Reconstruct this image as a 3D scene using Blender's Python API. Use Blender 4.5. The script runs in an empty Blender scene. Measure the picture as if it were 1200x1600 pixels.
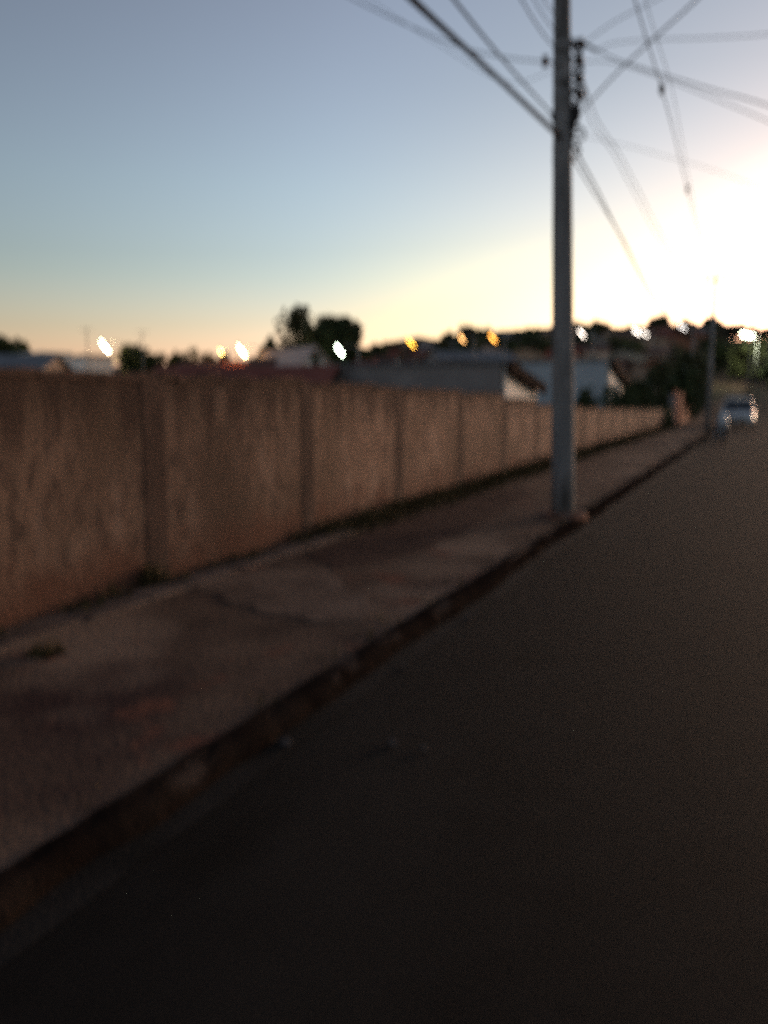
import bpy, bmesh, math, random
from mathutils import Vector, Matrix
R = math.radians
S = bpy.context.scene
COL = S.collection
random.seed(7)

# ------------------------------------------------------------------ camera
CAM = Vector((0, 0, 1.6))
FPX, HZ = 1256.0, 620.0                       # focal length and horizon row, in pixels of the 1200x1600 photograph
PITCH = math.atan((800 - HZ) / FPX)
YAW = R(25.3)                                 # the street runs along +Y, the camera looks 25 degrees left of it
cam = bpy.data.cameras.new('camera')
co = bpy.data.objects.new('camera', cam); COL.objects.link(co)
co.location = CAM
co.rotation_euler = (R(90) - PITCH, 0, YAW)
cam.sensor_fit = 'VERTICAL'; cam.sensor_height = 36; cam.lens = FPX / 1600 * 36
cam.clip_start = 0.05; cam.clip_end = 8000
cam.dof.use_dof = True                        # the phone missed focus: everything is soft
cam.dof.focus_distance = 0.3
cam.dof.aperture_fstop = 6.6
cam.dof.aperture_ratio = 1.45                 # softer up and down than sideways
S.camera = co

# ------------------------------------------------------------------ world, sun, exposure
SUN_AZ = R(15)      # degrees to the right of +Y
SUN_EL = R(1.0)
W = bpy.data.worlds.new('World'); S.world = W; W.use_nodes = True
nt = W.node_tree; nt.nodes.clear()
def N(t, **k):
    n = nt.nodes.new(t)
    for a, b in k.items(): setattr(n, a, b)
    return n
sky = N('ShaderNodeTexSky', sky_type='NISHITA', sun_disc=False, sun_elevation=SUN_EL, sun_rotation=SUN_AZ,
        altitude=500, air_density=1.0, dust_density=1.2, ozone_density=1.85)
bg = N('ShaderNodeBackground'); out = N('ShaderNodeOutputWorld')
bg.inputs['Strength'].default_value = 0.15
gam = N('ShaderNodeGamma'); gam.inputs['Gamma'].default_value = 1.55          # deepens the sky away from the glow
hsv = N('ShaderNodeHueSaturation'); hsv.inputs['Saturation'].default_value = 0.62
tint = N('ShaderNodeMix', data_type='RGBA', blend_type='MULTIPLY'); tint.inputs['Factor'].default_value = 1
tint.inputs['B'].default_value = (1.08, 1.0, 0.95, 1)
nt.links.new(sky.outputs[0], gam.inputs['Color']); nt.links.new(gam.outputs[0], hsv.inputs['Color'])
nt.links.new(hsv.outputs[0], tint.inputs['A']); # low sky: muted peach away from the glow, creamy yellow towards it
geo = N('ShaderNodeTexCoord'); sep = N('ShaderNodeSeparateXYZ'); nt.links.new(geo.outputs['Generated'], sep.inputs[0])
dot = N('ShaderNodeVectorMath', operation='DOT_PRODUCT'); nt.links.new(geo.outputs['Generated'], dot.inputs[0])
dot.inputs[1].default_value = (math.sin(SUN_AZ), math.cos(SUN_AZ), 0)
az = N('ShaderNodeMapRange', interpolation_type='SMOOTHSTEP'); az.inputs['From Min'].default_value = .66; az.inputs['From Max'].default_value = .86
nt.links.new(dot.outputs['Value'], az.inputs['Value'])
def ramp(stops):
    n = N('ShaderNodeValToRGB'); e = n.color_ramp.elements
    while len(e) < len(stops): e.new(.5)
    for q, (p, c) in zip(e, stops): q.position = p; q.color = (*c, 1)
    nt.links.new(sep.outputs['Z'], n.inputs[0]); return n.outputs[0]
far_ = ramp([(0, (.94, .82, .96)), (.07, (.93, .84, .95)), (.14, (.84, .86, .92)), (.24, (.88, .93, .96)), (.42, (.92, .92, .94))])
near_ = ramp([(0, (1, .84, .80)), (.07, (1, .885, .81)), (.14, (1, .945, .85)), (.21, (.93, .905, .87)), (.34, (.80, .81, .79)), (.55, (.84, .86, .84))])
lo = N('ShaderNodeMix', data_type='RGBA'); nt.links.new(az.outputs[0], lo.inputs['Factor']); nt.links.new(far_, lo.inputs['A']); nt.links.new(near_, lo.inputs['B'])
mul = N('ShaderNodeMix', data_type='RGBA', blend_type='MULTIPLY'); mul.inputs['Factor'].default_value = 1
nt.links.new(tint.outputs['Result'], mul.inputs['A']); nt.links.new(lo.outputs['Result'], mul.inputs['B'])
nt.links.new(mul.outputs['Result'], bg.inputs['Color']); nt.links.new(bg.outputs[0], out.inputs[0])
sun = bpy.data.lights.new('sun', 'SUN'); so = bpy.data.objects.new('sun', sun); COL.objects.link(so)
sun.energy = 0.85; sun.angle = R(12); sun.color = (1, .72, .5)
LA = R(24)      # centre of the bright part of the dusk sky
sd = Vector((math.sin(LA) * math.cos(R(3)), math.cos(LA) * math.cos(R(3)), math.sin(R(3))))
so.rotation_euler = sd.to_track_quat('Z', 'Y').to_euler()
S.view_settings.view_transform = 'Standard'; S.view_settings.look = 'None'
S.view_settings.gamma = 1; S.view_settings.use_curve_mapping = False
S.view_settings.exposure = 2.0
S.render.engine = 'CYCLES'
S.cycles.use_denoising = False              # the phone's grain
S.cycles.sample_clamp_indirect = 1.5; S.cycles.sample_clamp_direct = 12

# ------------------------------------------------------------------ placing by sight line
TH = YAW
FW = Vector((-math.sin(TH), math.cos(TH), 0)); RT = Vector((math.cos(TH), math.sin(TH), 0))
CP, SP = math.cos(PITCH), math.sin(PITCH)
def at(px, py, d):
    """world point seen at a pixel, d metres ahead of the camera"""
    f = FPX * CP - (py - 800) * SP; dn = (py - 800) * CP + FPX * SP; t = d / f
    v = CAM + RT * ((px - 600) * t) + FW * d
    v.z = CAM.z - dn * t
    return v
def ground_pt(px, py, z):
    f = FPX * CP - (py - 800) * SP; dn = (py - 800) * CP + FPX * SP
    return at(px, py, (CAM.z - z) / dn * f)
def smooth(a, b, x):
    t = max(0, min(1, (x - a) / (b - a))); return t * t * (3 - 2 * t)
def lerp_tab(tab, x):
    if x <= tab[0][0]: return tab[0][1]
    for (a, p), (b, q) in zip(tab, tab[1:]):
        if x <= b: return p + (q - p) * (x - a) / (b - a)
    return tab[-1][1]
SKYLINE = [(-400, 577), (0, 575), (200, 574), (400, 570), (550, 566), (620, 557), (700, 546), (800, 540), (870, 537), (950, 534), (1200, 534), (1700, 534)]
def hill(x, y):
    d = x * FW.x + y * FW.y
    if d <= 1: return 0
    px = max(-400, min(1700, 600 + (x * RT.x + y * RT.y) / d * 1269))
    top = at(px, lerp_tab(SKYLINE, px), 230).z
    return (top + 1) * smooth(45, 230, d) * (1 - .5 * smooth(240, 420, d))
def road_z(y): return hill(-0.0, y) - smooth(45, 230, y) * 1.0
def terrain(x, y):
    low = -1.0 * (1 - .9 * smooth(-9.5, -4.4, -abs(x + 1.5) - 1.5) ) if False else 0
    corridor = -4.86 < x < 9
    h = hill(x, y)
    k = smooth(46, 80, y)
    side = -0.08 if corridor else -1.0 + .92 * k
    if x > 9: side = -0.08
    return h - smooth(45, 230, x * FW.x + y * FW.y) * 1.0 + side

# ------------------------------------------------------------------ materials
def mat(name, col, rough=.85, col2=None, scale=4, detail=6, bump=0, bscale=None, metal=0, spec=.1, stretch=None, contrast=(.35, .65), extra=None):
    m = bpy.data.materials.new(name); m.use_nodes = True
    t = m.node_tree; b = t.nodes['Principled BSDF']
    b.inputs['Roughness'].default_value = rough; b.inputs['Metallic'].default_value = metal
    b.inputs['Specular IOR Level'].default_value = spec
    b.inputs['Base Color'].default_value = (*col, 1)
    tc = t.nodes.new('ShaderNodeTexCoord'); mp = t.nodes.new('ShaderNodeMapping')
    t.links.new(tc.outputs['Object'], mp.inputs[0])
    if stretch: mp.inputs['Scale'].default_value = stretch
    last = None
    if col2:
        n = t.nodes.new('ShaderNodeTexNoise'); n.inputs['Scale'].default_value = scale; n.inputs['Detail'].default_value = detail
        n.inputs['Roughness'].default_value = .65
        t.links.new(mp.outputs[0], n.inputs['Vector'])
        r = t.nodes.new('ShaderNodeValToRGB'); r.color_ramp.elements[0].position, r.color_ramp.elements[1].position = contrast
        r.color_ramp.elements[0].color = (*col, 1); r.color_ramp.elements[1].color = (*col2, 1)
        t.links.new(n.outputs[0], r.inputs[0]); last = r.outputs[0]
        for (c3, sc, lo, hi, st) in (extra or []):
            m2 = t.nodes.new('ShaderNodeMapping'); m2.inputs['Scale'].default_value = st; t.links.new(tc.outputs['Object'], m2.inputs[0])
            n2 = t.nodes.new('ShaderNodeTexNoise'); n2.inputs['Scale'].default_value = sc; n2.inputs['Detail'].default_value = 4
            t.links.new(m2.outputs[0], n2.inputs['Vector'])
            mr = t.nodes.new('ShaderNodeMapRange'); mr.inputs['From Min'].default_value = lo; mr.inputs['From Max'].default_value = hi
            t.links.new(n2.outputs[0], mr.inputs['Value'])
            mx = t.nodes.new('ShaderNodeMix'); mx.data_type = 'RGBA'; mx.inputs['B'].default_value = (*c3, 1)
            t.links.new(mr.outputs[0], mx.inputs['Factor']); t.links.new(last, mx.inputs['A']); last = mx.outputs['Result']
        t.links.new(last, b.inputs['Base Color'])
    if bump:
        n = t.nodes.new('ShaderNodeTexNoise'); n.inputs['Scale'].default_value = bscale or scale * 5; n.inputs['Detail'].default_value = 8
        t.links.new(mp.outputs[0], n.inputs['Vector'])
        bm_ = t.nodes.new('ShaderNodeBump'); bm_.inputs['Strength'].default_value = bump; bm_.inputs['Distance'].default_value = .02
        t.links.new(n.outputs[0], bm_.inputs['Height']); t.links.new(bm_.outputs[0], b.inputs['Normal'])
    return m
def emis(name, col, s):
    m = bpy.data.materials.new(name); m.use_nodes = True
    b = m.node_tree.nodes['Principled BSDF']; b.inputs['Base Color'].default_value = (.8, .8, .8, 1)
    b.inputs['Emission Color'].default_value = (*col, 1); b.inputs['Emission Strength'].default_value = s
    return m
M = {}
M['asphalt'] = mat('asphalt', (.0066, .0062, .0059), .9, (.0125, .0117, .011), 3, 10, .5, 140, contrast=(.3, .7), spec=.08,
                   extra=[((.019, .0172, .0155), .7, .55, .72, (1, .35, 1)), ((.006, .0055, .005), 1.3, .58, .7, (1, .6, 1))])
M['gutter'] = mat('gutter_concrete', (.013, .0115, .0105), .9, (.024, .021, .0185), 2.5, 8, .5, 60, contrast=(.35, .65),
                  extra=[((.0065, .0058, .005), 2.2, .5, .66, (1, .5, 1))])
M['kerb'] = mat('dirty_kerb', (.010, .007, .006), .95, (.024, .017, .0135), 3, 8, .7, 40, contrast=(.35, .7), spec=0,
                extra=[((.055, .042, .036), 3.0, .60, .70, (1, .6, 1))])
M['dirt'] = mat('red_dirt_pavement', (.070, .045, .033), .95, (.135, .088, .062), 1.3, 10, .8, 30, contrast=(.38, .62), spec=.08,
                extra=[((.052, .030, .026), 0.75, .50, .66, (1, .8, 1)), ((.21, .145, .105), .6, .54, .66, (1, .8, 1)), ((.14, .060, .040), 2.4, .6, .7, (1, 1, 1))])
M['slab'] = mat('pale_slab', (.085, .056, .042), .92, (.185, .128, .095), 2.5, 8, .6, 40, spec=.1)
M['slab2'] = mat('brown_slab', (.09, .058, .042), .92, (.15, .098, .07), 2.5, 8, .6, 40, spec=.1)
M['soil'] = mat('dark_soil', (.050, .030, .024), .95, (.085, .052, .040), 2.2, 8, .8, 30, spec=.05)
M['edge'] = mat('wall_footing_concrete', (.085, .062, .052), .9, (.155, .118, .10), 3, 8, .6, 50)
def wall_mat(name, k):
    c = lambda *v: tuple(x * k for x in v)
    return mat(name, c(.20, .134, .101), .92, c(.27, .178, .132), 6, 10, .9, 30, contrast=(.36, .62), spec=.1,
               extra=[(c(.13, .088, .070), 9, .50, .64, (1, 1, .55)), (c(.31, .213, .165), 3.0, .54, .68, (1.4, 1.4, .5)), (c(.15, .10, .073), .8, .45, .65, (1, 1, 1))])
M['wall'] = wall_mat('weathered_plaster', .96)
M['wall_shaded'] = wall_mat('shaded_weathered_plaster', .66)  # near bays: dimmer light away from the glow, darkened into the plaster colour
# wall: dark run-off streaks from the top, red earth splash at the foot (z of the wall itself)
def wall_stains(m):
    t = m.node_tree; b = t.nodes['Principled BSDF']; src = b.inputs['Base Color'].links[0].from_socket
    tc = t.nodes.new('ShaderNodeTexCoord'); sx = t.nodes.new('ShaderNodeSeparateXYZ'); t.links.new(tc.outputs['Object'], sx.inputs[0])
    def noise(st, sc, det=4):
        mp = t.nodes.new('ShaderNodeMapping'); mp.inputs['Scale'].default_value = st; t.links.new(tc.outputs['Object'], mp.inputs[0])
        n = t.nodes.new('ShaderNodeTexNoise'); n.inputs['Scale'].default_value = sc; n.inputs['Detail'].default_value = det
        t.links.new(mp.outputs[0], n.inputs['Vector']); return n.outputs[0]
    def math_(op, a, bb, clamp=False):
        n = t.nodes.new('ShaderNodeMath'); n.operation = op; n.use_clamp = clamp
        for i, v in enumerate((a, bb)):
            if isinstance(v, (int, float)): n.inputs[i].default_value = v
            else: t.links.new(v, n.inputs[i])
        return n.outputs[0]
    def rng(v, a, c):
        n = t.nodes.new('ShaderNodeMapRange'); n.inputs['From Min'].default_value = a; n.inputs['From Max'].default_value = c
        t.links.new(v, n.inputs['Value']); return n.outputs[0]
    def mix(f, a, col):
        n = t.nodes.new('ShaderNodeMix'); n.data_type = 'RGBA'; n.inputs['B'].default_value = (*col, 1)
        t.links.new(f, n.inputs['Factor']); t.links.new(a, n.inputs['A']); return n.outputs['Result']
    streak = rng(noise((1, 4.2, .12), 1.0, 3), .40, .62)
    edge = math_('ADD', sx.outputs['Z'], math_('MULTIPLY', streak, .42))
    top = rng(edge, 1.53, 1.86)
    top = math_('MULTIPLY', top, .78)
    c = mix(top, src, (.050, .032, .026))
    foot = rng(math_('SUBTRACT', math_('MULTIPLY', noise((1, 1, 1), 2.5, 6), .9), sx.outputs['Z']), -.15, .25)
    c = mix(math_('MULTIPLY', foot, .85), c, (.105, .050, .034))
    t.links.new(c, b.inputs['Base Color'])
wall_stains(M['wall']); wall_stains(M['wall_shaded'])
M['pillar'] = mat('stained_concrete_post', (.055, .036, .029), .92, (.10, .066, .052), 3, 8, .6, 45, stretch=(1, 1, .4))
M['coping'] = mat('mouldy_coping', (.06, .040, .032), .95, (.12, .078, .060), 5, 6, .6, 40)
M['pole'] = mat('pole_concrete', (.17, .168, .165), .85, (.27, .265, .26), 3, 8, .5, 60, stretch=(1, 1, .25), extra=[((.09, .085, .08), 2.6, .54, .66, (1.5, 1.5, .35)), ((.34, .33, .32), 5, .62, .70, (1, 1, .6))])
M['steel'] = mat('galvanised_steel', (.22, .22, .22), .55, (.3, .3, .3), 8, metal=.6)
M['cable'] = mat('black_cable', (.008, .008, .008), .95, spec=.03)
M['cable2'] = mat('grey_cable', (.05, .05, .052), .95, spec=.05)
M['ceramic'] = mat('brown_ceramic', (.10, .045, .03), .3)
M['terrain'] = mat('dry_earth', (.10, .060, .042), .95, (.07, .055, .030), .25, 8, .6, 4, extra=[((.045, .05, .02), .08, .45, .6, (1, 1, 1))])
M['bark'] = mat('bark', (.06, .042, .03), .95, (.10, .07, .05), 6, bump=.5)
M['leaf'] = mat('dark_green_leaf', (.030, .042, .016), .7, (.055, .070, .026), .6, 3, spec=.2)
M['leaf2'] = mat('olive_leaf', (.045, .048, .020), .7, (.075, .080, .034), .6, 3, spec=.2)
M['leaf3'] = mat('dusty_leaf', (.055, .048, .030), .7, (.090, .078, .050), .6, 3, spec=.2)
M['weed'] = mat('dry_weed', (.055, .045, .020), .8, (.10, .075, .035), 3, 3)
M['roof_red'] = mat('red_roof_tile', (.16, .045, .032), .85, (.24, .075, .05), 1.5, 6, .5, 12, stretch=(1, 1, 1))
M['roof_brown'] = mat('brown_roof_tile', (.10, .055, .042), .85, (.16, .095, .072), 1.5, 6, .5, 12)
M['roof_grey'] = mat('fibre_cement_roof', (.13, .135, .145), .85, (.20, .205, .215), 1.5, 6, .5, 12)
M['plaster_white'] = mat('white_plaster', (.80, .74, .66), .85, (.84, .79, .72), 1.2, 6, .3, 20)
M['plaster_pale'] = mat('pale_pink_plaster', (.50, .38, .33), .85, (.60, .47, .41), 1.2, 6, .3, 20)
M['plaster_grey'] = mat('bare_grey_plaster', (.19, .175, .17), .9, (.26, .24, .23), 1.0, 6, .4, 20)
M['plaster_blue'] = mat('blue_grey_plaster', (.33, .38, .42), .85, (.40, .45, .48), 1.0, 6, .3, 20)
M['plaster_tan'] = mat('tan_plaster', (.34, .24, .18), .88, (.42, .31, .23), 1.2, 6, .3, 20)
M['brick'] = mat('bare_brick', (.26, .12, .08), .9, (.34, .17, .11), 2, 6, .5, 20)
M['fascia'] = mat('dark_fascia', (.014, .008, .007), .95, spec=.02)
M['glass'] = mat('dark_window_glass', (.03, .035, .04), .12, spec=.6)
M['frame'] = mat('window_frame', (.35, .33, .30), .6)
M['door'] = mat('brown_door', (.12, .06, .04), .6)
M['gate_red'] = mat('dark_red_gate', (.10, .022, .020), .9, (.14, .034, .027), 6, spec=.04)
M['car'] = mat('white_car_paint', (.48, .49, .48), .3, spec=.5)
M['chrome'] = mat('chrome', (.6, .6, .6), .2, metal=1)
M['tyre'] = mat('tyre_rubber', (.02, .02, .02), .85)
M['plastic'] = mat('black_plastic', (.03, .03, .03), .5)
M['moto'] = mat('pale_blue_grey_paint', (.42, .47, .50), .35, spec=.5)
M['moto_red'] = mat('dark_red_paint', (.16, .03, .035), .35, spec=.5)
M['seat'] = mat('black_seat_vinyl', (.02, .02, .02), .5)
M['lens'] = mat('clear_lens', (.5, .52, .55), .15, spec=.6)
M['redlens'] = mat('red_lens', (.35, .02, .02), .2, spec=.6)
M['plate'] = mat('grey_plate', (.4, .4, .4), .5)
M['stone'] = mat('pale_stone', (.24, .17, .14), .9, (.34, .25, .20), 5, bump=.5)
M['earth'] = mat('loose_red_earth', (.17, .075, .048), .95, (.24, .12, .08), 6, 8, 1, 30)
M['spall'] = mat('pale_chip', (.07, .06, .055), .9, (.1, .085, .08), 8)

# ------------------------------------------------------------------ mesh helpers
class MB:
    def __init__(s): s.v = []; s.f = []
    def add(s, vs, fs):
        n = len(s.v); s.v += [tuple(v) for v in vs]; s.f += [tuple(n + i for i in f) for f in fs]
    def box(s, c, d, rot=None):
        x, y, z = [k / 2 for k in d]
        vs = [Vector((a, b, e)) for a in (-x, x) for b in (-y, y) for e in (-z, z)]
        if rot: vs = [rot @ v for v in vs]
        c = Vector(c)
        s.add([v + c for v in vs], [(0, 1, 3, 2), (4, 6, 7, 5), (0, 4, 5, 1), (2, 3, 7, 6), (0, 2, 6, 4), (1, 5, 7, 3)])
    def prism(s, poly, a, b):
        """poly: list of Vectors; swept from +a to +b"""
        n = len(poly); a, b = Vector(a), Vector(b)
        s.add([Vector(p) + a for p in poly] + [Vector(p) + b for p in poly],
              [tuple(range(n))[::-1], tuple(range(n, 2 * n))] + [(i, (i + 1) % n, n + (i + 1) % n, n + i) for i in range(n)])
    def tube(s, pts, rad, n=8, caps=True):
        pts = [Vector(p) for p in pts]
        if not isinstance(rad, (list, tuple)): rad = [rad] * len(pts)
        rings = []; up = None
        for i, p in enumerate(pts):
            t = (pts[min(i + 1, len(pts) - 1)] - pts[max(i - 1, 0)]).normalized()
            if up is None: up = t.orthogonal().normalized()
            up = (up - t * up.dot(t))
            up = up.normalized() if up.length > 1e-6 else t.orthogonal().normalized()
            w = t.cross(up)
            rings.append([p + (up * math.cos(2 * math.pi * k / n) + w * math.sin(2 * math.pi * k / n)) * rad[i] for k in range(n)])
        vs = [v for r in rings for v in r]; fs = []
        for i in range(len(rings) - 1):
            for k in range(n):
                a = i * n + k; b = i * n + (k + 1) % n; fs.append((a, b, b + n, a + n))
        if caps: fs += [tuple(range(n))[::-1], tuple((len(rings) - 1) * n + k for k in range(n))]
        s.add(vs, fs)
    def ring(s, c, axis, R_, r_, n=20, m=8):
        axis = Vector(axis).normalized(); u = axis.orthogonal().normalized(); w = axis.cross(u)
        vs = []; fs = []
        for i in range(n):
            a = 2 * math.pi * i / n; d = u * math.cos(a) + w * math.sin(a)
            for j in range(m):
                b = 2 * math.pi * j / m
                vs.append(Vector(c) + d * (R_ + r_ * math.cos(b)) + axis * (r_ * math.sin(b)))
        for i in range(n):
            for j in range(m):
                fs.append((i * m + j, ((i + 1) % n) * m + j, ((i + 1) % n) * m + (j + 1) % m, i * m + (j + 1) % m))
        s.add(vs, fs)
    def ball(s, c, r, n=10, m=6, jit=0, rnd=None):
        rx, ry, rz = r if isinstance(r, (tuple, list)) else (r, r, r); vs = []; fs = []
        for j in range(m + 1):
            ph = math.pi * j / m
            for i in range(n):
                a = 2 * math.pi * i / n; q = 1 + (rnd.uniform(-jit, jit) if rnd else 0)
                vs.append((c[0] + rx * q * math.sin(ph) * math.cos(a), c[1] + ry * q * math.sin(ph) * math.sin(a), c[2] + rz * q * math.cos(ph)))
        for j in range(m):
            for i in range(n): fs.append((j * n + i, (j + 1) * n + i, (j + 1) * n + (i + 1) % n, j * n + (i + 1) % n))
        s.add(vs, fs)
    def build(s, name, m, parent=None, smooth_=False, bevel=0, recalc=True):
        me = bpy.data.meshes.new(name); me.from_pydata(s.v, [], s.f)
        if recalc:
            b = bmesh.new(); b.from_mesh(me); bmesh.ops.remove_doubles(b, verts=b.verts, dist=1e-5)
            bmesh.ops.recalc_face_normals(b, faces=b.faces)
            if bevel: bmesh.ops.bevel(b, geom=list(b.edges), offset=bevel, segments=2, affect='EDGES', profile=.5)
            b.to_mesh(me); b.free()
        me.materials.append(m)
        if smooth_: me.polygons.foreach_set('use_smooth', [True] * len(me.polygons))
        o = bpy.data.objects.new(name, me); COL.objects.link(o)
        if parent: o.parent = parent
        return o
def tag(o, label, cat, group=None, kind=None):
    if label: o['label'] = label
    if cat: o['category'] = cat
    if group: o['group'] = group
    if kind: o['kind'] = kind
    return o
def thing(name, label, cat, loc=(0, 0, 0), rz=0, group=None):
    o = bpy.data.objects.new(name, None); COL.objects.link(o); o.empty_display_size = .2
    o.location = loc; o.rotation_euler = (0, 0, rz)
    return tag(o, label, cat, group)
def copy_tree(o, parent=None):
    c = o.copy(); COL.objects.link(c); c.parent = parent
    for ch in list(o.children): copy_tree(ch, c)
    return c

# ------------------------------------------------------------------ ground, road, pavement
KX = ground_pt(0, 1448, 0).x                     # foot of the kerb
PZ = 0.085                                         # pavement height
WX = -4.46                                        # street face of the wall
xs = [-2500, -1200, -700, -450] + list(range(-340, -20, 8)) + [-20, -16, -13, -10, -8, -6.5, -5.5, -4.87, -4.85, -3, 0, 4, 8.9, 9.1, 12, 16] + list(range(20, 200, 10)) + [260, 400, 700, 1200, 2500]
ys = [-2500, -900, -300, -100, -50, -25, -10, 0, 6, 12, 18, 24, 30, 36, 42] + list(range(46, 300, 7)) + [320, 350, 400, 480, 600, 900, 1500, 2800]
mb = MB()
for y in ys:
    for x in xs: mb.v.append((x, y, terrain(x, y)))
nx = len(xs)
mb.f = [(j * nx + i, j * nx + i + 1, (j + 1) * nx + i + 1, (j + 1) * nx + i) for j in range(len(ys) - 1) for i in range(nx - 1)]
tag(mb.build('ground', M['terrain'], smooth_=True), 'dry reddish earth with scrub running up the far hillside', 'ground', kind='structure')
YS = [-30, -10, 0, 5, 10, 15, 20, 25, 30, 35, 40, 45] + list(range(49, 190, 4))
def strip(name, x0, x1, z, m, label, cat, ys_=YS, nx_=2, lump=0):
    b = MB(); rnd = random.Random(3)
    cols = [x0 + (x1 - x0) * i / (nx_ - 1) for i in range(nx_)]
    for y in ys_:
        for x in cols: b.v.append((x, y, terrain(0, y) + .08 + z + (rnd.uniform(-lump, lump) if lump else 0)))
    n = len(cols)
    b.f = [(j * n + i, j * n + i + 1, (j + 1) * n + i + 1, (j + 1) * n + i) for j in range(len(ys_) - 1) for i in range(n - 1)]
    return tag(b.build(name, m, smooth_=bool(lump)), label, cat, kind='structure')
strip('road', KX - .05, 5.2, 0.0, M['asphalt'], 'dark worn asphalt street running to the hill', 'road')
strip('gutter', KX - .02, KX + .16, 0.005, M['gutter'], 'narrow strip of paler dusty gutter along the kerb', 'gutter')
fine = [-6 + .25 * i for i in range(0, 140)] + list(range(29, 47, 1)) + list(range(49, 190, 4))
strip('pavement', WX - .02, KX - .07, PZ, M['dirt'], 'uneven pavement of red dirt and broken concrete', 'pavement', fine, 12, .0015)
strip('opposite_pavement', 5.2, 9.0, PZ, M['dirt'], 'dirt pavement on the far side of the street', 'pavement')
# kerb: worn, ragged, dirt spilling over it
b = MB(); rnd = random.Random(5); y = -6.0; w1 = w2 = 0; secs = []
while y < 140:
    w1 = w1 * .7 + rnd.uniform(-.022, .022); w2 = w2 * .6 + rnd.uniform(-.014, .012); zt = terrain(0, y) + .08
    secs.append([(KX - .10 - abs(w2) * 2, y, zt - .1), (KX + .03 + w1, y, zt - .1), (KX + .015 + w1, y, zt + PZ * .45), (KX - .015 + w1 * .7, y, zt + PZ * .82 + w2), (KX - .04 + w1 * .5, y, zt + PZ + w2), (KX - .10 - abs(w2) * 2, y, zt + PZ + .012)])
    y += .13 if y < 24 else .6 if y < 50 else 3
n = 6
b.add([v for k in secs for v in k], [(i * n + j, (i + 1) * n + j, (i + 1) * n + (j + 1) % n, i * n + (j + 1) % n) for i in range(len(secs) - 1) for j in range(n)])
tag(b.build('kerb', M['kerb']), 'low dark kerb caked with red dirt', 'kerb', kind='structure')
b = MB()
y = -6.0
b.box((5.28, 57, .07), (.15, 126, .16)); 
tag(b.build('opposite_kerb', M['kerb']), 'kerb on the far side of the street', 'kerb', kind='structure')

# ------------------------------------------------------------------ boundary wall
def wall_y(px):                                    # where a sight line column meets the wall face
    a = math.atan((px - 600) / (FPX * CP + 180 * SP)) - TH
    return -WX / math.tan(-a) if a < 0 else 999
P0 = wall_y(240); P1 = wall_y(478); BAY = (wall_y(722) - P0) / 3
TOPS = [(240, 589), (478, 600), (622, 610), (722, 614), (793, 621), (849, 632), (893, 638), (930, 640), (1055, 641)]
def wall_top(px):
    py = lerp_tab(TOPS, px); yy = wall_y(px)
    d = WX * FW.x + yy * FW.y
    return at(px, py, d).z
wall = thing('boundary_wall', 'long weathered tan wall of framed bays with dark posts beside the pavement', 'wall', (WX, 0, PZ - .1))
ends = [P0 + BAY * k for k in range(-5, 22)]
YEND = wall_y(1052)
ends = [e for e in ends if e < YEND - .8] + [YEND]
rnd = random.Random(2)
for i, (a, c) in enumerate(zip(ends, ends[1:])):
    mid = (a + c) / 2
    if mid < P0: zt = wall_top(241)
    else:
        # column of this bay's middle
        px = 600 + (FPX * CP + 180 * SP) * math.tan(math.atan2(WX, mid) + TH)
        zt = wall_top(px)
    zt -= PZ - .1
    q = MB(); q.box((-.07, mid, zt / 2 - .2), (.11, (c - a) - .274, zt + .4)); pn = q.build('panel', M['wall_shaded' if mid < P1 else 'wall'], wall)
    q = MB()
    L = (c - a) - .2; n = 11
    for k in range(n):                             # coping, slightly uneven
        q.box((-.07, a + .1 + L * (k + .5) / n, zt + .018 + rnd.uniform(-.022, .014)), (.155 + rnd.uniform(-.01, .01), L / n - .004, .05))
    q.build('coping', M['coping'], wall)
    if True:
        q = MB(); q.box((-.07, a, (zt + .055) / 2 - .2), (.125, .27, zt + .055 + .4)); q.build('post', M['pillar'], wall, bevel=.008)
q = MB(); q.box((-.07, ends[-1], .35), (.19, .2, 1.6)); q.build('post', M['pillar'], wall, bevel=.008)
# footing strip of bare concrete along the wall
q = MB(); rnd = random.Random(8); y = -3
while y < P1 + .4:
    L = rnd.uniform(.5, .9); q.box((WX + .24 + rnd.uniform(-.02, .02), y + L / 2, PZ - .02), (.26, L - .02, .09)); y += L
tag(q.build('footing_strip', M['edge'], bevel=.01), 'pale broken concrete strip in front of the near wall bays', 'footing strip', kind='structure')

def patch(name, pts, m, label, dz, seed):
    rnd = random.Random(seed); P = [ground_pt(a, b_, PZ) for a, b_ in pts]; out_ = []
    for a, c in zip(P, P[1:] + P[:1]):
        for k in range(6): v = a.lerp(c, k / 6); out_.append((v.x + rnd.uniform(-.05, .05), v.y + rnd.uniform(-.07, .07), PZ + dz))
    cx = sum(v[0] for v in out_) / len(out_); cy = sum(v[1] for v in out_) / len(out_); n_ = len(out_)
    q = MB(); q.add(out_ + [(cx, cy, PZ + dz)] + [(v[0], v[1], PZ - .03) for v in out_], [(i, (i + 1) % n_, n_) for i in range(n_)] + [(i, n_ + 1 + i, n_ + 1 + (i + 1) % n_, (i + 1) % n_) for i in range(n_)])
    tag(q.build(name, m), label, 'pavement', kind='structure')
patch('pavement_slab', [(300, 918), (452, 876), (520, 900), (590, 952), (566, 972), (470, 968), (360, 940)], M['slab'], 'paler broken concrete slab in the dirt pavement before the second post', .008, 4)
patch('bare_soil', [(478, 868), (600, 822), (720, 786), (800, 762), (840, 768), (770, 808), (690, 850), (600, 880), (530, 890)], M['soil'], 'dark bare soil along the middle of the pavement', .005, 6)
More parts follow.
